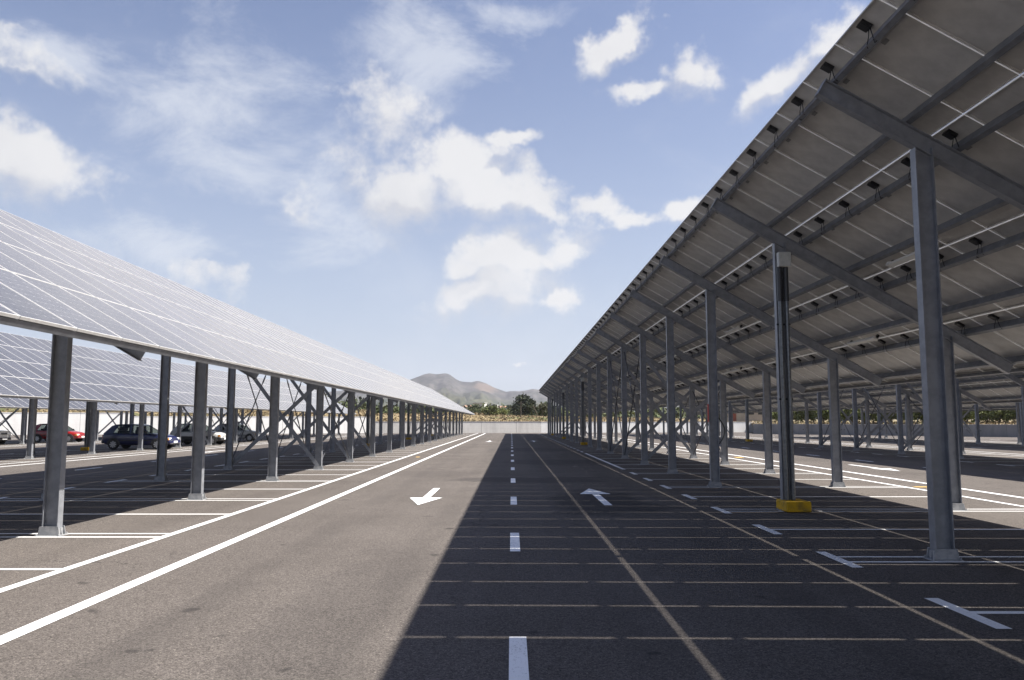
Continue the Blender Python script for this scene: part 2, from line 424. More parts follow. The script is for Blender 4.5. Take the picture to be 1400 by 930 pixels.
for n_,ph,y0,y1 in ((0,YR,-40,111),(1,3.66,-40,106),(2,6.2,-20,90),(3,4.0,10,72),(-1,YL,-40,110),(-2,3.68,-20,104),(-3,6.0,10,98)):
    lane_marks(n_*PER,y0,y1); bays(XHI+n_*PER,ph,y0,y1-2,(26.9,38.6) if n_==0 else None)
def arrow(x,y0,y1,toward,z=.008):
    """shaft from tail to head; toward=True points at -Y"""
    L=y1-y0; s=-1 if toward else 1; yt=y1 if toward else y0
    f=lambda a,b:(x+a,yt+s*b,z)
    ma.face([f(-.073,0),f(.073,0),f(.073,L-1.33),f(-.073,L-1.33)]); ma.face([f(-.325,L-1.42),f(.325,L-1.42),f(0,L)])
    return
ma_list=[(-1.70,14.95,18.7,True),(1.76,14.88,18.6,False),(-1.74,62.5,66.5,True),(1.77,62.5,66.5,False),(12.0,25.2,29.0,True),(12.0,60,64,True),(-15.4,40,44,True)]
for a in ma_list: arrow(*a)
# ochre marks
for (x,y,w,l) in ((-4.05,35.4,.16,.5),(9.72,18.6,.5,.28),(9.7,19.1,.6,.22),(9.75,35,.3,.8)): rect(mo,x-w/2,x+w/2,y-l/2,y+l/2,.005)
tag(ml.build('bay_lines',M['paint']),kind='structure'); tag(mt.build('lane_lines',M['paint']),kind='structure')
tag(ma.build('road_arrows',M['paint']),kind='structure'); tag(mo.build('ochre_road_marks',M['paint_y']),kind='structure')

# ------------------------------------------------------------------ perimeter walls
def wallmat(name,c1,c2,joint,dark):
    m,n,b=mat(name,c1,.8,0,.3)
    tc=n.new('ShaderNodeTexCoord').outputs['Object']; sp=n.new('ShaderNodeSeparateXYZ'); n.nt.links.new(tc,sp.inputs[0])
    mp=n.new('ShaderNodeMapping'); n.nt.links.new(tc,mp.inputs[0]); mp.inputs['Scale'].default_value=(1,1,.25)
    c=n.mix(n.ramp(n.noise(mp.outputs[0],1.1,5,.65),.35,.7),c1,c2)
    fx=n.math('ABSOLUTE',n.math('SUBTRACT',n.math('FRACT',n.math('DIVIDE',sp.outputs[0],joint)),.5))
    c=n.mix(n.math('GREATER_THAN',fx,.494),c,dark); 
    fz=n.math('ABSOLUTE',n.math('SUBTRACT',n.math('FRACT',n.math('DIVIDE',sp.outputs[2],.6)),.5))
    c=n.mix(n.math('MULTIPLY',n.math('GREATER_THAN',fz,.488),.4),c,dark)
    n.set(b.inputs['Base Color'],c); return m
M['wall_white']=wallmat('white_painted_block',(.78,.775,.75),(.70,.69,.665),6.0,(.45,.44,.42))
M['wall_conc']=wallmat('pale_concrete',(.70,.68,.63),(.58,.56,.52),5.0,(.34,.33,.31))
M['wall_grey']=wallmat('grey_concrete',(.27,.265,.26),(.20,.20,.197),5.0,(.18,.18,.18))
M['cap']=noisy('concrete_coping',(.5,.48,.45),(.42,.40,.37),3,.8)
WALLS=[((-125,70.3),(-47,101),2.6,'wall_white','white painted block wall behind the red car at the left'),
       ((-47,101),(-19,112),2.2,'wall_white','white painted wall behind the second left canopy'),
       ((-19,112),(4.2,116),1.55,'wall_conc','pale concrete wall across the far end of the lane'),
       ((4.2,116),(38,123.5),1.5,'wall_white','white low wall beyond the far right-hand columns'),
       ((31.5,106),(75,52),1.22,'wall_grey','grey concrete wall with small holes along the right side of the lot')]
for a,b,h,mk_,lb in WALLS:
    L=math.hypot(b[0]-a[0],b[1]-a[1]); ang=math.atan2(b[1]-a[1],b[0]-a[0])
    mb=MB(); mb.box((L/2,.12,h/2),(L-.004,.24,h)); o=mb.build('boundary_wall',M[mk_],None,(a[0],a[1],0),(0,0,ang)); tag(o,lb,'wall')
    mb=MB(); mb.box((L/2,.12,h+.032),(L,.30,.06)); mb.build('coping',M['cap'] if mk_!='wall_white' else M['wall_white'],o)
    if mk_=='wall_grey':
        mb=MB()
        x=2.2
        while x<L-2:
            for d in (0,.35): mb.tube((x+d,-.004,.62),(x+d,.03,.62),.06,10)
            x+=5
        mb.build('drain_hole',M['black'],o)
# ------------------------------------------------------------------ raised fields behind the walls
def wall_hit(phi):
    dx,dy=math.sin(phi),math.cos(phi); best=None
    for a,b,h,_,_ in WALLS:
        ex,ey=b[0]-a[0],b[1]-a[1]; den=dx*ey-dy*ex
        if abs(den)<1e-9: continue
        t=(a[0]*ey-a[1]*ex)/den; s=(a[0]*dy-a[1]*dx)/den
        if t>0 and -.0<=s<=1.0 and (best is None or t<best[0]): best=(t,h)
    return best
rn=random.Random(3)
def hnoise(x,y): return math.sin(x*.11+1.3)*math.sin(y*.09+.4)*.5+math.sin(x*.27+y*.21)*.25+math.sin(x*.05-y*.06)*.5
def interp(tab,x):
    if x<=tab[0][0]: return tab[0][1]
    for (a,va),(b,vb) in zip(tab[:-1],tab[1:]):
        if x<=b: return va+(vb-va)*(x-a)/(b-a)
    return tab[-1][1]
RISE=[(-800,1.6),(0,1.5),(360,1.6),(540,1.5),(640,1.6),(700,1.15),(760,1.1),(1000,.6),(1150,.2),(1400,.25),(2200,.3)]
def fieldz(phi,t,h):
    x=700+CAM['f']*math.tan(phi); k=min(1,max(0,t/26)); k=k*k*(3-2*k)
    return h-.12+interp(RISE,x)*k+(hnoise(math.sin(phi)*t*3+x*.02,t)*.22)*min(1,t/6)+max(0,t-60)*.004
phis=[]; p=-64
while p<=56.5: phis.append(R(p)); p+=.6
ts=[.14,1,2,4,7,11,16,22,30,40,55,75,100,140,190,260,360,520,700]
hits=[wall_hit(p) for p in phis]
for i in range(len(phis)):
    if hits[i] is None:
        c=[j for j in range(len(phis)) if hits[j]]; hits[i]=hits[min(c,key=lambda j:abs(j-i))]
vs=[];fs=[]
for p,(d,h) in zip(phis,hits):
    for t in ts: vs.append((math.sin(p)*(d+.25+t),math.cos(p)*(d+.25+t),fieldz(p,t,h)))
nT=len(ts)
for i in range(len(phis)-1):
    for j in range(nT-1): fs.append((i*nT+j,(i+1)*nT+j,(i+1)*nT+j+1,i*nT+j+1))
me=bpy.data.meshes.new('field'); me.from_pydata(vs,[],fs); me.polygons.foreach_set('use_smooth',[True]*len(fs))
def fieldmat():
    m,n,b=mat('dry_field',(.3,.24,.12),.95,0,.1)
    g=n.new('ShaderNodeNewGeometry').outputs['Position']
    c=n.mix(n.ramp(n.noise(g,.35,5,.65),.35,.65),(.27,.21,.125),(.20,.16,.09))
    c=n.mix(n.ramp(n.noise(g,.06,4,.6),.48,.62),c,(.09,.095,.042))
    c=n.mix(n.ramp(n.noise(g,.11,3,.5),.6,.7,0,.7),c,(.24,.185,.13))
    n.set(b.inputs['Base Color'],c); return m
me.materials.append(fieldmat()); tag(link('field_terrain',me),kind='structure')

# dry grass on the banks
def leafmat(name,c1,c2,c3):
    m,n,b=mat(name,c1,.7,0,.25)
    g=n.new('ShaderNodeNewGeometry').outputs['Position']
    oi=n.new('ShaderNodeObjectInfo').outputs['Random']
    c=n.mix(n.ramp(n.noise(g,.9,4,.6),.35,.65),c1,c2); c=n.mix(n.ramp(n.noise(g,3.1,2,.6),.55,.75),c,c3)
    hs=n.new('ShaderNodeHueSaturation'); n.set(hs.inputs['Color'],c); n.set(hs.inputs['Value'],n.ramp(oi,0,1,.8,1.2,False)); n.set(b.inputs['Base Color'],hs.outputs[0])
    b.inputs['Subsurface Weight'].default_value=0
    return m
M['straw']=leafmat('straw',(.29,.225,.135),(.225,.175,.10),(.15,.145,.07))
M['leaf_dark']=leafmat('dark_leaves',(.022,.029,.016),(.034,.043,.021),(.05,.054,.028))
M['leaf_mid']=leafmat('mid_leaves',(.052,.070,.024),(.085,.100,.036),(.115,.125,.050))
M['leaf_olive']=leafmat('olive_leaves',(.062,.066,.036),(.09,.09,.048),(.12,.112,.065))
M['leaf_lime']=leafmat('lime_leaves',(.085,.105,.028),(.12,.135,.038),(.155,.15,.055))
M['bark']=noisy('bark',(.07,.055,.04),(.12,.095,.07),14,.9)
gm=MB()
for i in range(15000):
    p=R(rn.uniform(-38,36)); hd=wall_hit(p)
    if not hd: continue
    t=rn.uniform(.15,1)**2*34; d=hd[0]+.25+t; x,y=math.sin(p)*d,math.cos(p)*d; z=fieldz(p,t,hd[1]); hh=rn.uniform(.08,.30)*(1 if p<R(10) else .6); w=rn.uniform(.08,.22)
    for _ in range(2):
        a=rn.uniform(0,math.pi); cx,cy=math.cos(a)*w,math.sin(a)*w; lx,ly=rn.uniform(-.15,.15),rn.uniform(-.15,.15)
        gm.face([(x-cx,y-cy,z-.05),(x+cx,y+cy,z-.05),(x+cx*.5+lx,y+cy*.5+ly,z+hh),(x-cx*.1+lx,y-cy*.1+ly,z+hh*.8)])
tag(gm.build('dry_grass',M['straw']),kind='stuff')

# ------------------------------------------------------------------ trees
def leaf(mb,p,s,r):
    n=Vector((r.gauss(0,1),r.gauss(0,1),r.gauss(0,1)+.6)).normalized(); a=n.orthogonal().normalized(); a=Matrix.Rotation(r.uniform(0,6.28),3,n)@a; b=n.cross(a)
    p=Vector(p); mb.face([p-a*s-b*s*.3,p+b*s*.55,p+a*s-b*s*.2,p-b*s*.6])
def tree(name,loc,h,w,leafm,label,group=None,nleaf=900,ls=.22,trunk=.35,seed=0,lobes=9,cat='tree',squash=1.0):
    r=random.Random(seed); root=empty(name,loc,r.uniform(0,6.28)); tag(root,label,cat,group)
    mb=MB(); th=h*trunk; rt=max(.05,h*.03); mb.tube((0,0,-.2),(0,0,th),rt,8,0,rt*.7)
    cs=[]
    for i in range(lobes):
        a=i*2.4+r.uniform(-.4,.4); q=math.sqrt((i+.5)/lobes); z=th*.75+(h-th*.75)*r.uniform(.25,.82)*(1.1-.4*q)
        c=Vector((math.cos(a)*w*.36*q,math.sin(a)*w*.36*q,z)); rr=w*r.uniform(.17,.27); cs.append((c,rr))
        mb.tube((0,0,th*.7),c,rt*.45,5,0,rt*.12)
    cs.append((Vector((0,0,h*.8)),w*.2))
    mb.build('trunk',M['bark'],root)
    cr=MB()
    for i in range(nleaf):
        c,rr=cs[r.randrange(len(cs))]; d=Vector((r.gauss(0,1),r.gauss(0,1),r.gauss(0,1)))
        d=d.normalized()*rr*(r.random()**.35)*r.uniform(.8,1.12); d.z*=.85*squash; p=c+d; p.z=max(p.z,.12)
        leaf(cr,p,ls*r.uniform(.6,1.3),r)
    cr.build('crown',leafm,root); return root
def at(x,t,extra=0):
    """point in the field on bearing x (pixels) at t metres behind the wall"""
    p=math.atan((x-700)/CAM['f']); hd=wall_hit(p) or (118,1.5); d=hd[0]+.25+t
    return Vector((math.sin(p)*d,math.cos(p)*d,fieldz(p,t,hd[1])+extra))
tree('broad_tree',at(717,38),4.3,5.6,M['leaf_dark'],'dark round broadleaf tree beyond the far wall between the two canopies',None,2600,.24,.15,5,14)
tree('shrub',at(672,20),1.7,3.6,M['leaf_lime'],'yellow-green rounded bush in the dry grass beyond the far wall',None,900,.16,.1,8,9,'shrub')
tree('shrub',at(688,24),1.2,2.6,M['leaf_lime'],'smaller low yellow-green bush right of the rounded bush, in dry grass',None,600,.15,.1,9,7,'shrub')
tree('leaning_tree',at(742,45),3.0,3.4,M['leaf_olive'],'thin olive-green tree right of the dark round tree',None,700,.2,.3,10,8)
tree('leaning_tree',at(751,60),3.4,4.6,M['leaf_mid'],'mid-green bushy tree beside the far end of the right canopy',None,1100,.22,.15,11,9)
tree('low_tree',at(652,90),2.4,7,M['leaf_mid'],'wide low green tree behind the tip of the left canopy',None,1000,.25,.1,12,10)
def pole(x,t,h,lean,label):
    b=at(x,t,-.2); root=empty('utility_pole',b); tag(root,label,'pole'); mb=MB(); mb.tube((0,0,0),(lean,0,h+.2),.07,8,0,.05); mb.build('post',M['bark'],root)
    mb=MB(); mb.box((lean*.95,0,h-.1),(.9,.08,.08)); mb.build('crossarm',M['bark'],root)
pole(713,16,2.6,0,'thin wooden pole standing in front of the dark round tree'); pole(737,22,1.9,-.9,'short leaning pole right of the dark round tree')
# hedge and scrub bands far behind: nobody could count them
def scrub(name,specs,m,seed):
    r=random.Random(seed); mb=MB()
    for (x0,x1,t0,t1,h,n,ls) in specs:
        nb=max(4,n//60); bl=[(r.uniform(x0,x1),r.uniform(t0,t1),r.uniform(.45,1)) for _ in range(nb)]
        for bx,bt,bh in bl:
            c=at(bx,bt); w=h*bh*r.uniform(.6,1.1)
            for _ in range(60):
                d=Vector((r.gauss(0,1),r.gauss(0,1),r.gauss(0,1))).normalized()*(r.random()**.4)
                leaf(mb,(c.x+d.x*w,c.y+d.y*w,c.z+h*bh*.5+d.z*h*bh*.5),ls*r.uniform(.6,1.3),r)
    tag(mb.build(name,m),kind='stuff')
scrub('far_woods',[(560,770,150,380,5.5,5200,.65),(640,700,220,330,4.2,1500,.5),(300,560,90,300,5.0,4200,.6)],M['leaf_dark'],21)
scrub('green_scrub',[(590,770,120,330,4.6,4200,.55),(300,600,40,100,2.4,3600,.35),(760,1010,40,160,4.0,4000,.45)],M['leaf_mid'],22)
scrub('brown_hedge',[(-350,380,24,60,2.3,7000,.3)],M['leaf_olive'],23)
# orchard rows behind the right wall
r=random.Random(31); proto=None; og='orchard trees behind the right wall'; ol='leafy bright green orchard tree behind the grey wall'
spots=[]
for row in range(3):
    x=1062
    while x<1560:
        spots.append((x+r.uniform(-3,3),7+row*7)); x+=13+row*2
pr=[tree('orchard_tree',(0,0,-50),2.5,2.6,M['leaf_lime'],ol,og,520,.17,.22,40+i,8) for i in range(2)]
for i,(x,t) in enumerate(spots):
    p=math.atan((x-700)/CAM['f']); 
    if not wall_hit(p): continue
    src=pr[i%2]; o=src if i<2 else copy_tree(src); o.location=at(x,t); s=r.uniform(.75,1.15); o.scale=(s,s,s*r.uniform(.9,1.2)); o.rotation_euler.z=r.uniform(0,6.28)

# ------------------------------------------------------------------ houses
M['stucco']=noisy('beige_stucco',(.36,.30,.245),(.41,.345,.285),.8,.85,0,.2)
M['white_wall']=noisy('whitewash',(.45,.44,.42),(.52,.51,.49),.8,.85,0,.2)
M['rust']=noisy('rust_door',(.28,.08,.05),(.2,.06,.04),3,.7)
M['tile']=noisy('roof_tile',(.34,.20,.13),(.42,.27,.19),5,.85)
M['dark']=mat('dark_opening',(.02,.02,.022),.4)[0]
def house(loc,w,d,h,wallm,label,rz=0,door=True,flat=True,group=None):
    root=empty('house',loc,rz); tag(root,label,'house',group)
    mb=MB(); mb.box((0,0,h/2-.5),(w,d,h+1)); wl=mb.build('wall',wallm,root)
    mb=MB()
    if flat: mb.box((0,0,h+.08),(w+.25,d+.25,.15))
    else: mb.prism([(-d/2-.2,h),(d/2+.2,h),(0,h+1.0)], lambda y,z:(-w/2-.2,y,z+.003), lambda y,z:(w/2+.2,y,z+.003))
    mb.build('roof',M['tile'] if not flat else wallm,root)
    if door:
        mb=MB(); mb.box((-w*.38,-d/2-.02,1.05),(1.0,.06,2.1)); mb.build('door',M['rust'],root)
    for x in ((.1,.36) if door else (-.25,.25)):
        mb=MB(); mb.box((x*w,-d/2-.02,h*.6),(.9,.06,.8)); f=mb.build('window',M['dark'],root)
    return root
house(at(1020,14),6.0,4,2.6,M['stucco'],'beige farm building with rust-red door beyond the white wall',-.2)
farh=[(657,150,4,2.6,'white_wall',True),(671,170,5,2.4,'white_wall',True),(646,330,8,4,'stucco',False),(684,330,7,4,'white_wall',False),(694,330,7,3.2,'stucco',False),(702,480,10,5,'white_wall',False),(724,430,8,4.5,'white_wall',False),(740,380,9,4.5,'stucco',False)]
lbl=['tiny white flat building left of the yellow-green bush, in the trees','low white hut above the yellow-green bush, in the trees','distant beige house above the left canopy tip','distant white house halfway between canopy tip and dark tree','small beige house just left of the dark round tree','distant white house on the slope above the dark tree','distant white house behind the crown of the dark tree','distant beige house above the far end of the right canopy']
for (x,t,w,h,m_,fl),lb in zip(farh,lbl): house(at(x,t,.6),w,w*.7,h+1.2,M[m_],lb,rn.uniform(-.4,.4),False,fl)

# ------------------------------------------------------------------ mountain
RID=[(-900,560),(-300,556),(0,553),(250,548),(400,541),(500,531),(545,523),(563,519),(572,515.6),(578.7,513),(582.6,511.8),(588,510.8),(598,511.8),(604,511.3),(610.7,511),(616.5,513),(621,516.2),(625,519),(631,522),(644.5,523.2),(650,521.8),(655,520.8),(660,522.5),(665.7,524.6),(676,530),(684,533),(693,536),(700,535),(711,535.4),(720.6,534),(729.7,532.2),(740,533.5),(770,540),(820,546),(900,552),(1050,556),(1250,561),(1600,562),(2600,563)]
DR=2300.
from mathutils import noise as mn
def ridge_h(x): return CAM['h']+(577.4-interp(RID,x))/CAM['f']*DR*math.hypot(1,0)
xs=[]; x=-900.
while x<=2600: xs.append(x); x+= 3.0 if 430<x<900 else 12.
rs=[620+i*(DR-620)/46 for i in range(47)]+[DR+60,DR+160,DR+320,DR+600]
vs=[];fs=[]
for x in xs:
    tx=(x-700)/CAM['f']; H=ridge_h(x)
    for rr in rs:
        q=(rr-620)/(DR-620)
        X,Y=tx*rr,rr
        if q<=1:
            sh=.10*q+.55*q**2.2+.35*q**4.5; z=3+(H-3)*sh
            a=math.sin(math.pi*min(1,q))**.8
            n1=mn.fractal(Vector((X*.0042,Y*.0042,.3)),.9,2.1,6)
            rd=1-abs(mn.fractal(Vector((X*.006+3,Y*.0028,1.7)),.8,2.1,5))*1.6
            z+=a*(n1*17+(rd-.6)*H*.36)+ (mn.fractal(Vector((X*.03,Y*.03,5)),1,2,3)*1.1*q)
        else: z=3+(H-3)*max(0,1-(rr-DR)/650)
        vs.append((X,Y,z))
nR=len(rs)
for i in range(len(xs)-1):
    for j in range(nR-1): fs.append((i*nR+j,(i+1)*nR+j,(i+1)*nR+j+1,i*nR+j+1))
me=bpy.data.meshes.new('hills'); me.from_pydata(vs,[],fs); me.polygons.foreach_set('use_smooth',[True]*len(fs))
def hillmat():
    m,n,b=mat('scrub_hill',(.2,.2,.15),.95,0,.1)
    g=n.new('ShaderNodeNewGeometry').outputs['Position']; sp=n.new('ShaderNodeSeparateXYZ'); n.nt.links.new(g,sp.inputs[0])
    rock=n.mix(n.ramp(n.noise(g,.02,6,.65),.35,.65),(.045,.042,.043),(.100,.091,.086))
    green=n.mix(n.ramp(n.noise(g,.03,5,.65),.4,.62),(.033,.040,.026),(.082,.082,.054))
    hz=n.math('ADD',sp.outputs[2],n.math('MULTIPLY',n.math('SUBTRACT',n.noise(g,.008,5,.6),.5),110))
    c=n.mix(n.ramp(hz,28,82),green,rock)
    c=n.mix(n.ramp(n.noise(g,.07,5,.75),.50,.62,0,.75),c,(.030,.036,.024))
    # bare reddish scar below the second summit, pale terraces near the foot
    dx=n.math('DIVIDE',n.math('ADD',sp.outputs[0],74),46); dz=n.math('DIVIDE',n.math('SUBTRACT',sp.outputs[2],98),24)
    d=n.math('ADD',n.math('SQRT',n.math('ADD',n.math('MULTIPLY',dx,dx),n.math('MULTIPLY',dz,dz))),n.math('MULTIPLY',n.math('SUBTRACT',n.noise(g,.035,5,.7),.5),1.8))
    c=n.mix(n.ramp(d,.3,.95,.6,0),c,(.15,.11,.085))
    low=n.ramp(sp.outputs[2],14,34,1,0)
    c=n.mix(n.math('MULTIPLY',low,n.ramp(n.noise(g,.02,5,.7),.56,.66,0,.7)),c,(.19,.17,.13))
    n.set(b.inputs['Base Color'],c); return m
me.materials.append(hillmat()); tag(link('hills',me),kind='structure')

# ------------------------------------------------------------------ cars
def carglass():
    m,n,b=mat('car_glass',(.02,.025,.028),.05); t=n.new('ShaderNodeBsdfTransparent'); t.inputs[0].default_value=(.62,.68,.67,1); mx=n.new('ShaderNodeMixShader'); mx.inputs[0].default_value=.38
    n.nt.links.new(t.outputs[0],mx.inputs[1]); n.nt.links.new(b.outputs[0],mx.inputs[2]); n.nt.links.new(mx.outputs[0],n.nt.nodes['Material Output'].inputs[0]); return m
M['glass']=carglass()
M['tyre']=noisy('tyre_rubber',(.018,.018,.018),(.03,.03,.03),20,.85)
M['rim']=mat('rim_metal',(.45,.45,.46),.35,.7)[0]
M['bumper']=mat('bumper_plastic',(.03,.03,.032),.55)[0]
M['lens']=mat('headlight_lens',(.75,.76,.74),.12)[0]
M['amber']=mat('amber_lens',(.7,.28,.03),.2)[0]
M['tail']=mat('tail_lens',(.4,.02,.02),.2)[0]
M['numplate']=mat('number_plate',(.75,.75,.73),.5)[0]
def carpaint(name,c,c2=None):
    m,n,b=mat(name,c,.35); b.inputs['Coat Weight'].default_value=.6; b.inputs['Coat Roughness'].default_value=.08
    return m
def car(loc,rz,L,paintm,label,two_tone=None,hood=.86,belt=.90,roofh=1.38,jeep=False,roofbox=False,decal=False):
    """hatchback facing +X, centred on the origin; the camera sees its -Y side"""
    root=empty('parked_car',loc,rz); tag(root,label,'car','cars parked under the left canopies')
    W=.80; s=L/3.7
    # stations: x, half width, sill z, top z
    if jeep: S=[(-1.85,.70,.42,.88),(-1.80,.76,.34,.96),(-1.2,.80,.30,.98),(.3,.80,.30,.98),(.5,.79,.30,.98),(.62,.78,.30,.97),(1.72,.76,.32,.93),(1.80,.74,.38,.88)]
    else: S=[(-1.85,.62,.42,.70),(-1.82,.70,.33,.86),(-1.70,.76,.27,belt+.02),(-1.2,.80,.24,belt),(.0,.81,.23,belt-.02),(.62,.80,.24,belt-.03),(.80,.79,.24,hood+.02),(1.35,.77,.25,hood-.07),(1.66,.72,.27,hood-.16),(1.80,.64,.32,hood-.24),(1.85,.52,.38,hood-.34)]
    mb=MB(); rings=[]
    for (x,w,zb,zt) in S:
        x*=s; zm=zb+(zt-zb)*.55
        half=[(w*.80,zb-.02),(w*.97,zb+.06),(w,zm),(w*.985,zt-.10),(w*.93,zt-.02),(w*.80,zt+.012),(w*.4,zt+.03)]
        ring=[(x,-a,z) for a,z in half]+[(x,a,z) for a,z in reversed(half)]
        rings.append(ring)
    k=len(rings[0]); n0=len(mb.v)
    for rg in rings: mb.v+=rg
    for i in range(len(rings)-1):
        for j in range(k):
            j2=(j+1)%k; mb.f.append((n0+i*k+j,n0+(i+1)*k+j,n0+(i+1)*k+j2,n0+i*k+j2)); mb.uv.append(None)
            low=two_tone and (j in (0,1,k-2,k-3,k-1))
            mb.m.append(1 if low else 0)
    for e,rev in ((0,False),(len(rings)-1,True)):
        f=[n0+e*k+j for j in range(k)]; mb.f.append(tuple(reversed(f)) if not rev else tuple(f)); mb.m.append(0); mb.uv.append(None)
    body=mb.build('body',[paintm,two_tone or paintm],root,smooth=True)
    m=body.modifiers.new('sub','SUBSURF'); m.levels=1; m.render_levels=2
    # cabin: glass solid, then roof and pillars proud of it
    zb=belt-.03
    if jeep: P=[(-1.75,zb),(-1.70,roofh-.02),(-1.5,roofh+.02),(.1,roofh+.02),(.25,roofh-.03),(.62,zb)]
    else: P=[(-1.74,zb),(-1.36,roofh-.10),(-1.10,roofh-.01),(-.3,roofh+.02),(.05,roofh-.02),(.18,roofh-.07),(.86,zb)]
    P=[(a*s,z) for a,z in P]
    wid=lambda z: .775-(z-zb)*.32
    g=MB(); n=len(P)
    lv=[(x,-wid(z),z) for x,z in P]; rv=[(x,wid(z),z) for x,z in P]
    g.face(list(reversed(lv))[::-1]); g.face(list(reversed(rv)))
    for i in range(n-1): g.face([lv[i],rv[i],rv[i+1],lv[i+1]])
    g.build('window',M['glass'],root)
    for sx,sy in ((-.05,-.36),(-.05,.36)):
        mb=MB(); mb.box((sx*s,sy,belt+.0),(.14,.46,.36)); mb.box((sx*s-.02,sy,belt+.26),(.10,.24,.18)); bevel(mb.build('seat',M['bumper'],root),.04)
    mb=MB(); mb.box((-1.0*s,0,belt-.02),(.14,1.2,.30)); bevel(mb.build('rear_seat',M['bumper'],root),.04)
    rf=MB(); top=P[1:-1] if not jeep else P[1:-1]
    off=.014
    pts=[(x,z+off) for x,z in top]
    for (x0,z0),(x1,z1) in zip(pts[:-1],pts[1:]):
        a0,a1=wid(z0)-.01,wid(z1)-.01; a0+=.012; a1+=.012
        rf.face([(x0,-a0,z0),(x1,-a1,z1),(x1,a1,z1),(x0,a0,z0)])
        for sgn in (-1,1): rf.face([(x0,sgn*a0,z0),(x1,sgn*a1,z1),(x1,sgn*(a1+.012),z1-.075),(x0,sgn*(a0+.012),z0-.075)])
    o=rf.build('roof',paintm,root,smooth=False)
    for sgn in (-1,1):
        pl=MB()
        fin=lambda: pl.build('pillar',paintm,root)
        def strip(p0,p1,w):
            (x0,z0),(x1,z1)=p0,p1
            q=lambda x,z:(x,sgn*(wid(z)+.009),z)
            pl.face([q(x0-w/2,z0),q(x0+w/2,z0),q(x1+w/2,z1),q(x1-w/2,z1)])
        strip((P[-1][0]-.05,zb),(P[-2][0]-.03,P[-2][1]),.07); fin(); pl=MB()
        strip((-.28*s,zb),(-.30*s,roofh),.085); fin(); pl=MB()
        if jeep: strip((-1.70*s,zb),(-1.66*s,roofh),.14)
        else:
            q=lambda x,z:(x,sgn*(wid(z)+.009),z)
            pl.face([q(P[0][0],zb),q(-1.22*s,zb),q(-.95*s,roofh-.03),q(P[2][0],P[2][1]),q(P[1][0],P[1][1])])
        # lower sill of the windows
        strip2=[(P[0][0],zb-.01),(P[-1][0],zb-.01)]
        pl.build('pillar',paintm,root)
    # tailgate frame
    # wheels
    for wx in (-1.17*s,1.19*s):
        for sgn in (-1,1):
            mb=MB(); mb.tube((0,-.085,0),(0,.085,0),.285,20); w_=mb.build('wheel',M['tyre'],root,(wx,sgn*.725,.285)); bevel(w_,.03)
            mb=MB(); y0=sgn*.082; 
            for t in range(8):
                a=t*math.pi/4; mb.bar((0,y0,0),(math.cos(a)*.18,y0,math.sin(a)*.18),.02,.075,0,Vector((0,1,0)))
            mb.tube((0,y0-sgn*.02,0),(0,y0+sgn*.012,0),.055,12); mb.tube((0,y0-sgn*.03,0),(0,y0-sgn*.004,0),.195,20); mb.build('rim',M['rim'],w_)
            mb=MB()
            pr=[(.37*math.cos(math.pi*t/12),.37*math.sin(math.pi*t/12)-.02) for t in range(13)]
            y1=sgn*.806
            mb.prism(pr, lambda a,b:(wx+a,y1-sgn*.07,.285+b), lambda a,b:(wx+a,y1,.285+b)); mb.build('wheel_arch',M['bumper'] ,root)
            w_.location.y=sgn*.735
    # bumpers, lamps, plate, handles, mirrors
    xf=1.86*s; hz=hood-.30 if not jeep else .74
    mb=MB(); mb.box((xf-.10,0,.40),(.22,1.44,.17)); bevel(mb.build('bumper',two_tone or (M['bumper'] if decal or jeep else paintm),root),.05,3)
    mb=MB(); mb.box((-xf+.10,0,.42),(.22,1.42,.18)); bevel(mb.build('bumper',two_tone or M['bumper'],root),.05,3)
    for sgn in (-1,1):
        mb=MB(); mb.box((xf-.13,sgn*.52,hz+.02),(.16,.30,.14)); bevel(mb.build('headlight',M['lens'],root),.03,2)
        mb=MB(); mb.box((xf-.17,sgn*.69,hz+.01),(.14,.07,.12)); mb.build('indicator',M['amber'],root)
        mb=MB(); mb.box((-xf+.08,sgn*.62,.72),(.10,.16,.22)); bevel(mb.build('tail_light',M['tail'],root),.02)
        mb=MB(); mb.box((.62*s,sgn*.87,belt+.05),(.10,.16,.10)); bevel(mb.build('mirror',two_tone or M['bumper'],root),.03,2)
        mb=MB(); mb.box((-.16*s,sgn*.815,.74),(.13,.02,.03)); mb.build('door_handle',M['bumper'],root)
    mb=MB(); mb.box((xf-.06,0,hz+.0),(.06,.6,.10)); mb.build('grille',M['bumper'],root)
    mb=MB(); mb.box((xf+.014,0,.41),(.012,.5,.11)); mb.build('number_plate',M['numplate'],root)
    mb=MB(); 
    for sgn in (-1,1): mb.box((.2*s,sgn*.812,.50),(2.0*s,.012,.045))
    mb.build('side_moulding',M['bumper'],root)
    if decal:
        mb=MB(); mb.box((.25*s,-.808,.78),(.55,.01,.10)); mb.build('door_decal',mat('dark_decal',(.06,.07,.12),.5)[0],root)
    if roofbox:
        mb=MB(); mb.box((-.2,0,roofh+.11),(.55,.8,.14)); bevel(mb.build('roof_sign',M['bumper'],root),.03)
    return root
car((-20.8,45.85,0),0,3.8,carpaint('blue_paint',(.008,.012,.065)),'dark blue hatchback parked facing right under the second left canopy')
car((-34.45,62.0,0),0,3.7,carpaint('red_paint',(.26,.010,.012)),'red hatchback parked facing right under the farthest left canopy',hood=.84)
car((-20.9,54.6,0),0,3.45,carpaint('white_paint',(.52,.52,.50)),'white hatchback with black lower body, right of the dark blue hatchback',two_tone=M['bumper'],hood=.90,roofh=1.40,decal=True)
car((-21.7,64.6,0),0,3.7,carpaint('silver_paint',(.42,.43,.43)),'silver hatchback with a dark sign on its roof, right of the white hatchback',hood=.86,roofbox=True)
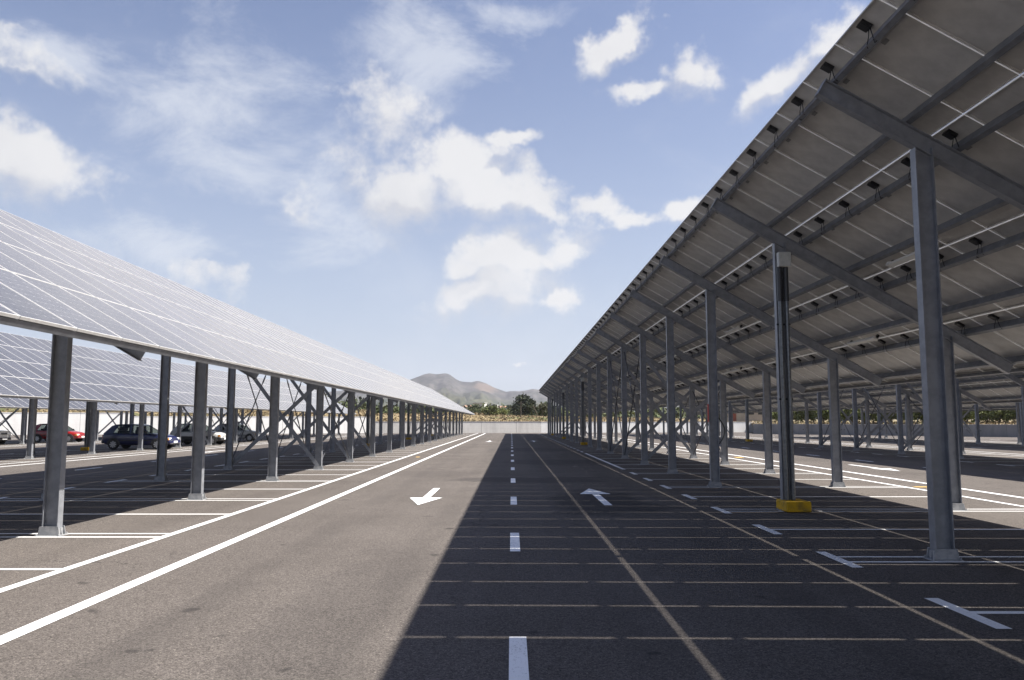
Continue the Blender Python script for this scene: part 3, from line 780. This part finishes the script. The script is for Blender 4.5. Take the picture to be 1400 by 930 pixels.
car((-35.6,54.2,0),0,3.8,carpaint('cream_paint',(.60,.59,.54)),'boxy off-white off-road car at the left edge, its front showing',hood=.95,belt=1.0,roofh=1.72,jeep=True)

# ------------------------------------------------------------------ light and sky
SUN_EL=R(52.4)
sd=bpy.data.lights.new('sun','SUN'); sd.energy=5.0; sd.angle=R(.53); sd.color=(1,.95,.88)
so=bpy.data.objects.new('sun',sd); col.objects.link(so); so.location=(60,0,80)
so.rotation_euler=Vector((math.cos(SUN_EL),-.04,math.sin(SUN_EL))).to_track_quat('Z','Y').to_euler()
w=bpy.data.worlds.new('World'); scene.world=w; w.use_nodes=True; w.cycles.sampling_method='MANUAL'; w.cycles.sample_map_resolution=512; nt=w.node_tree; n=NT(nt)
bg=nt.nodes['Background']
sky=n.new('ShaderNodeTexSky',sky_type='NISHITA',sun_disc=False,sun_elevation=SUN_EL,sun_rotation=R(90),altitude=60,air_density=1.0,dust_density=1.2,ozone_density=1.2)
D=n.new('ShaderNodeTexCoord').outputs['Generated']
D=n.vmath('NORMALIZE',D)
def nz(v,scale,det,rough): return n.noise(v,scale,det,rough,out=1)
sc_=n.vmath('SCALE',n.vmath('SUBTRACT',nz(D,9,6,.62),(.5,.5,.5))); sc_.node.inputs['Scale'].default_value=.085
Dw=n.vmath('ADD',D,sc_)
def blob(V,cx,cy,rx,ry,rot=0,grow=.22):
    c=raydir(cx,cy); rt=c.cross(Vector((0,0,1))).normalized(); up=rt.cross(c); a=R(rot)
    e1=rt*math.cos(a)+up*math.sin(a); e2=up*math.cos(a)-rt*math.sin(a)
    u=n.vmath('DOT_PRODUCT',V,tuple(e1*(CAM['f']/rx)),out=1); v=n.vmath('DOT_PRODUCT',V,tuple(e2*(CAM['f']/ry)),out=1)
    o1=c.dot(e1)*CAM['f']/rx; o2=c.dot(e2)*CAM['f']/ry
    u=n.math('SUBTRACT',u,o1); v=n.math('SUBTRACT',v,o2)
    d=n.math('SQRT',n.math('ADD',n.math('MULTIPLY',u,u),n.math('MULTIPLY',v,v)))
    front=n.vmath('DOT_PRODUCT',V,tuple(c),out=1)
    F=n.math('SUBTRACT',1.0+grow,d)
    return n.math('MINIMUM',F,n.math('MULTIPLY',front,1)), v
CUM=[(560,262,62,44,0),(612,232,66,50,0),(650,262,80,34,0),(718,268,58,36,-25),(745,295,34,18,-20),(690,195,34,12,12),(650,358,58,26,12),(712,352,66,40,0),(765,345,40,36,0),(640,402,66,24,8),(705,388,66,40,0),(765,413,34,18,0),
     (838,58,58,17,32),(880,120,40,14,8),(945,95,34,36,35),(1062,112,50,24,28),(1130,62,46,24,35),(815,292,34,18,0),(868,300,44,14,-6),(930,292,20,14,0),
     (20,215,72,46,-10),(707,493,9,4,0),(948,288,26,16,30)]
WSP=[(285,150,170,95,-12),(560,75,90,90,20),(55,70,85,30,-14),(450,330,90,55,0),(330,230,150,50,-15),(700,20,70,25,0),(200,330,120,30,0)]
SOFT=[(280,383,40,24,0),(432,283,34,24,0),(527,155,60,34,0),(40,75,60,18,-14),(505,205,60,30,20),(770,300,50,20,-30)]
def field(V):
    F=None
    for b_ in CUM:
        f,v=blob(V,*b_); F=f if F is None else n.math('SMOOTH_MAX',F,f,.22)
    F=n.math('MINIMUM',F,.85); G=None
    for b_ in SOFT:
        f,v=blob(V,*b_); G=f if G is None else n.math('MAXIMUM',G,f)
    return n.math('MAXIMUM',F,n.math('MINIMUM',G,.22))
WARP,FIN,FIN2=.075,2.1,.8
W_=n.vmath('ADD',D,n.vmath('SCALE',n.vmath('SUBTRACT',nz(D,14,4,.6),(.5,.5,.5)))); W_.node.inputs[1].links[0].from_node.inputs['Scale'].default_value=WARP
F=field(W_)
F_b=field(n.vmath('ADD',W_,(.012,-.004,.034)))
f1=n.noise(D,17,8,.58)
den=n.math('ADD',n.math('ADD',F,-.10),n.math('ADD',n.math('MULTIPLY',n.math('SUBTRACT',f1,.5),FIN),n.math('MULTIPLY',n.math('SUBTRACT',n.noise(D,62,4,.6),.5),FIN2)))
base_=n.ramp(n.math('SUBTRACT',F_b,F),-.30,.45)              # more cloud above than here: the shaded base
cmix=n.new('ShaderNodeMix',data_type='FLOAT'); n.set(cmix.inputs[0],base_); n.set(cmix.inputs[2],n.ramp(den,-.22,.62)); n.set(cmix.inputs[3],n.ramp(den,-.42,1.15))
cm=cmix.outputs[0]
W=None
for b_ in WSP:
    f,v=blob(Dw,*b_); W=f if W is None else n.math('MAXIMUM',W,f)
mp=n.new('ShaderNodeMapping'); nt.links.new(D,mp.inputs[0]); mp.inputs['Rotation'].default_value=(0,R(-28),R(10)); mp.inputs['Scale'].default_value=(1,1,1.9)
wf=n.noise(mp.outputs[0],7,10,.68,.35)
wden=n.math('ADD',n.math('MULTIPLY',W,.55),n.math('MULTIPLY',n.math('SUBTRACT',wf,.47),2.2))
wm=n.math('MULTIPLY',n.ramp(wden,.05,.9),.68)
# thin veil and scattered cloud over the rest of the sky
gen=n.math('MULTIPLY',n.ramp(n.noise(mp.outputs[0],2.6,8,.6,.6),.50,.80),.25)
sp=n.new('ShaderNodeSeparateXYZ'); nt.links.new(D,sp.inputs[0])
veil=n.math('ADD',n.ramp(sp.outputs[2],.35,.7,.16,0),n.ramp(sp.outputs[2],0.02,.46,.52,0))
base=n.new('ShaderNodeVectorMath',operation='SCALE'); nt.links.new(sky.outputs[0],base.inputs[0]); base.inputs['Scale'].default_value=1.0
base=n.new('ShaderNodeVectorMath',operation='MULTIPLY'); nt.links.new(sky.outputs[0],base.inputs[0]); base.inputs[1].default_value=(.98,.97,1.13)
SKYK=.05
WHITE=(7.4,7.3,7.25)     # cloud radiance in the sky's own units
VEIL=(4.9,5.45,6.35)
c=n.mix(veil,base.outputs[0],VEIL)
c=n.mix(n.math('MAXIMUM',wm,gen),c,(6.5,6.8,7.4))
lit=n.math('SUBTRACT',n.noise(D,13,3,.5),.5)
shade=n.math('ADD',n.ramp(base_,0,1,.95,.15,False),n.math('MULTIPLY',lit,1.3),None,True)
cc=n.mix(shade,(5.75,5.75,5.95),WHITE)
c=n.mix(n.math('MULTIPLY',cm,.90),c,cc)
nt.links.new(c,bg.inputs[0]); bg.inputs[1].default_value=SKYK

# air
hz=MB(); hz.box((0,800,115),(9000,6400,234)); 
hm=bpy.data.materials.new('air'); hm.use_nodes=True; hn=hm.node_tree; hn.nodes.remove(hn.nodes['Principled BSDF'])
pvn=hn.nodes.new('ShaderNodeVolumePrincipled'); pvn.inputs['Color'].default_value=(.86,.90,1,1); pvn.inputs['Density'].default_value=.00014; pvn.inputs['Anisotropy'].default_value=.2
hn.links.new(pvn.outputs[0],hn.nodes['Material Output'].inputs['Volume'])
USE_HAZE=True
if USE_HAZE: tag(hz.build('haze',hm),kind='stuff')

vs_=scene.view_settings; vs_.view_transform='Standard'; vs_.look='None'; vs_.gamma=1; vs_.use_curve_mapping=False; vs_.exposure=1.27
scene.render.engine='CYCLES'; cy=scene.cycles; cy.max_bounces=7; cy.diffuse_bounces=5; cy.glossy_bounces=3; cy.volume_bounces=0; cy.transmission_bounces=2; cy.use_denoising=True
cy.sample_clamp_indirect=6
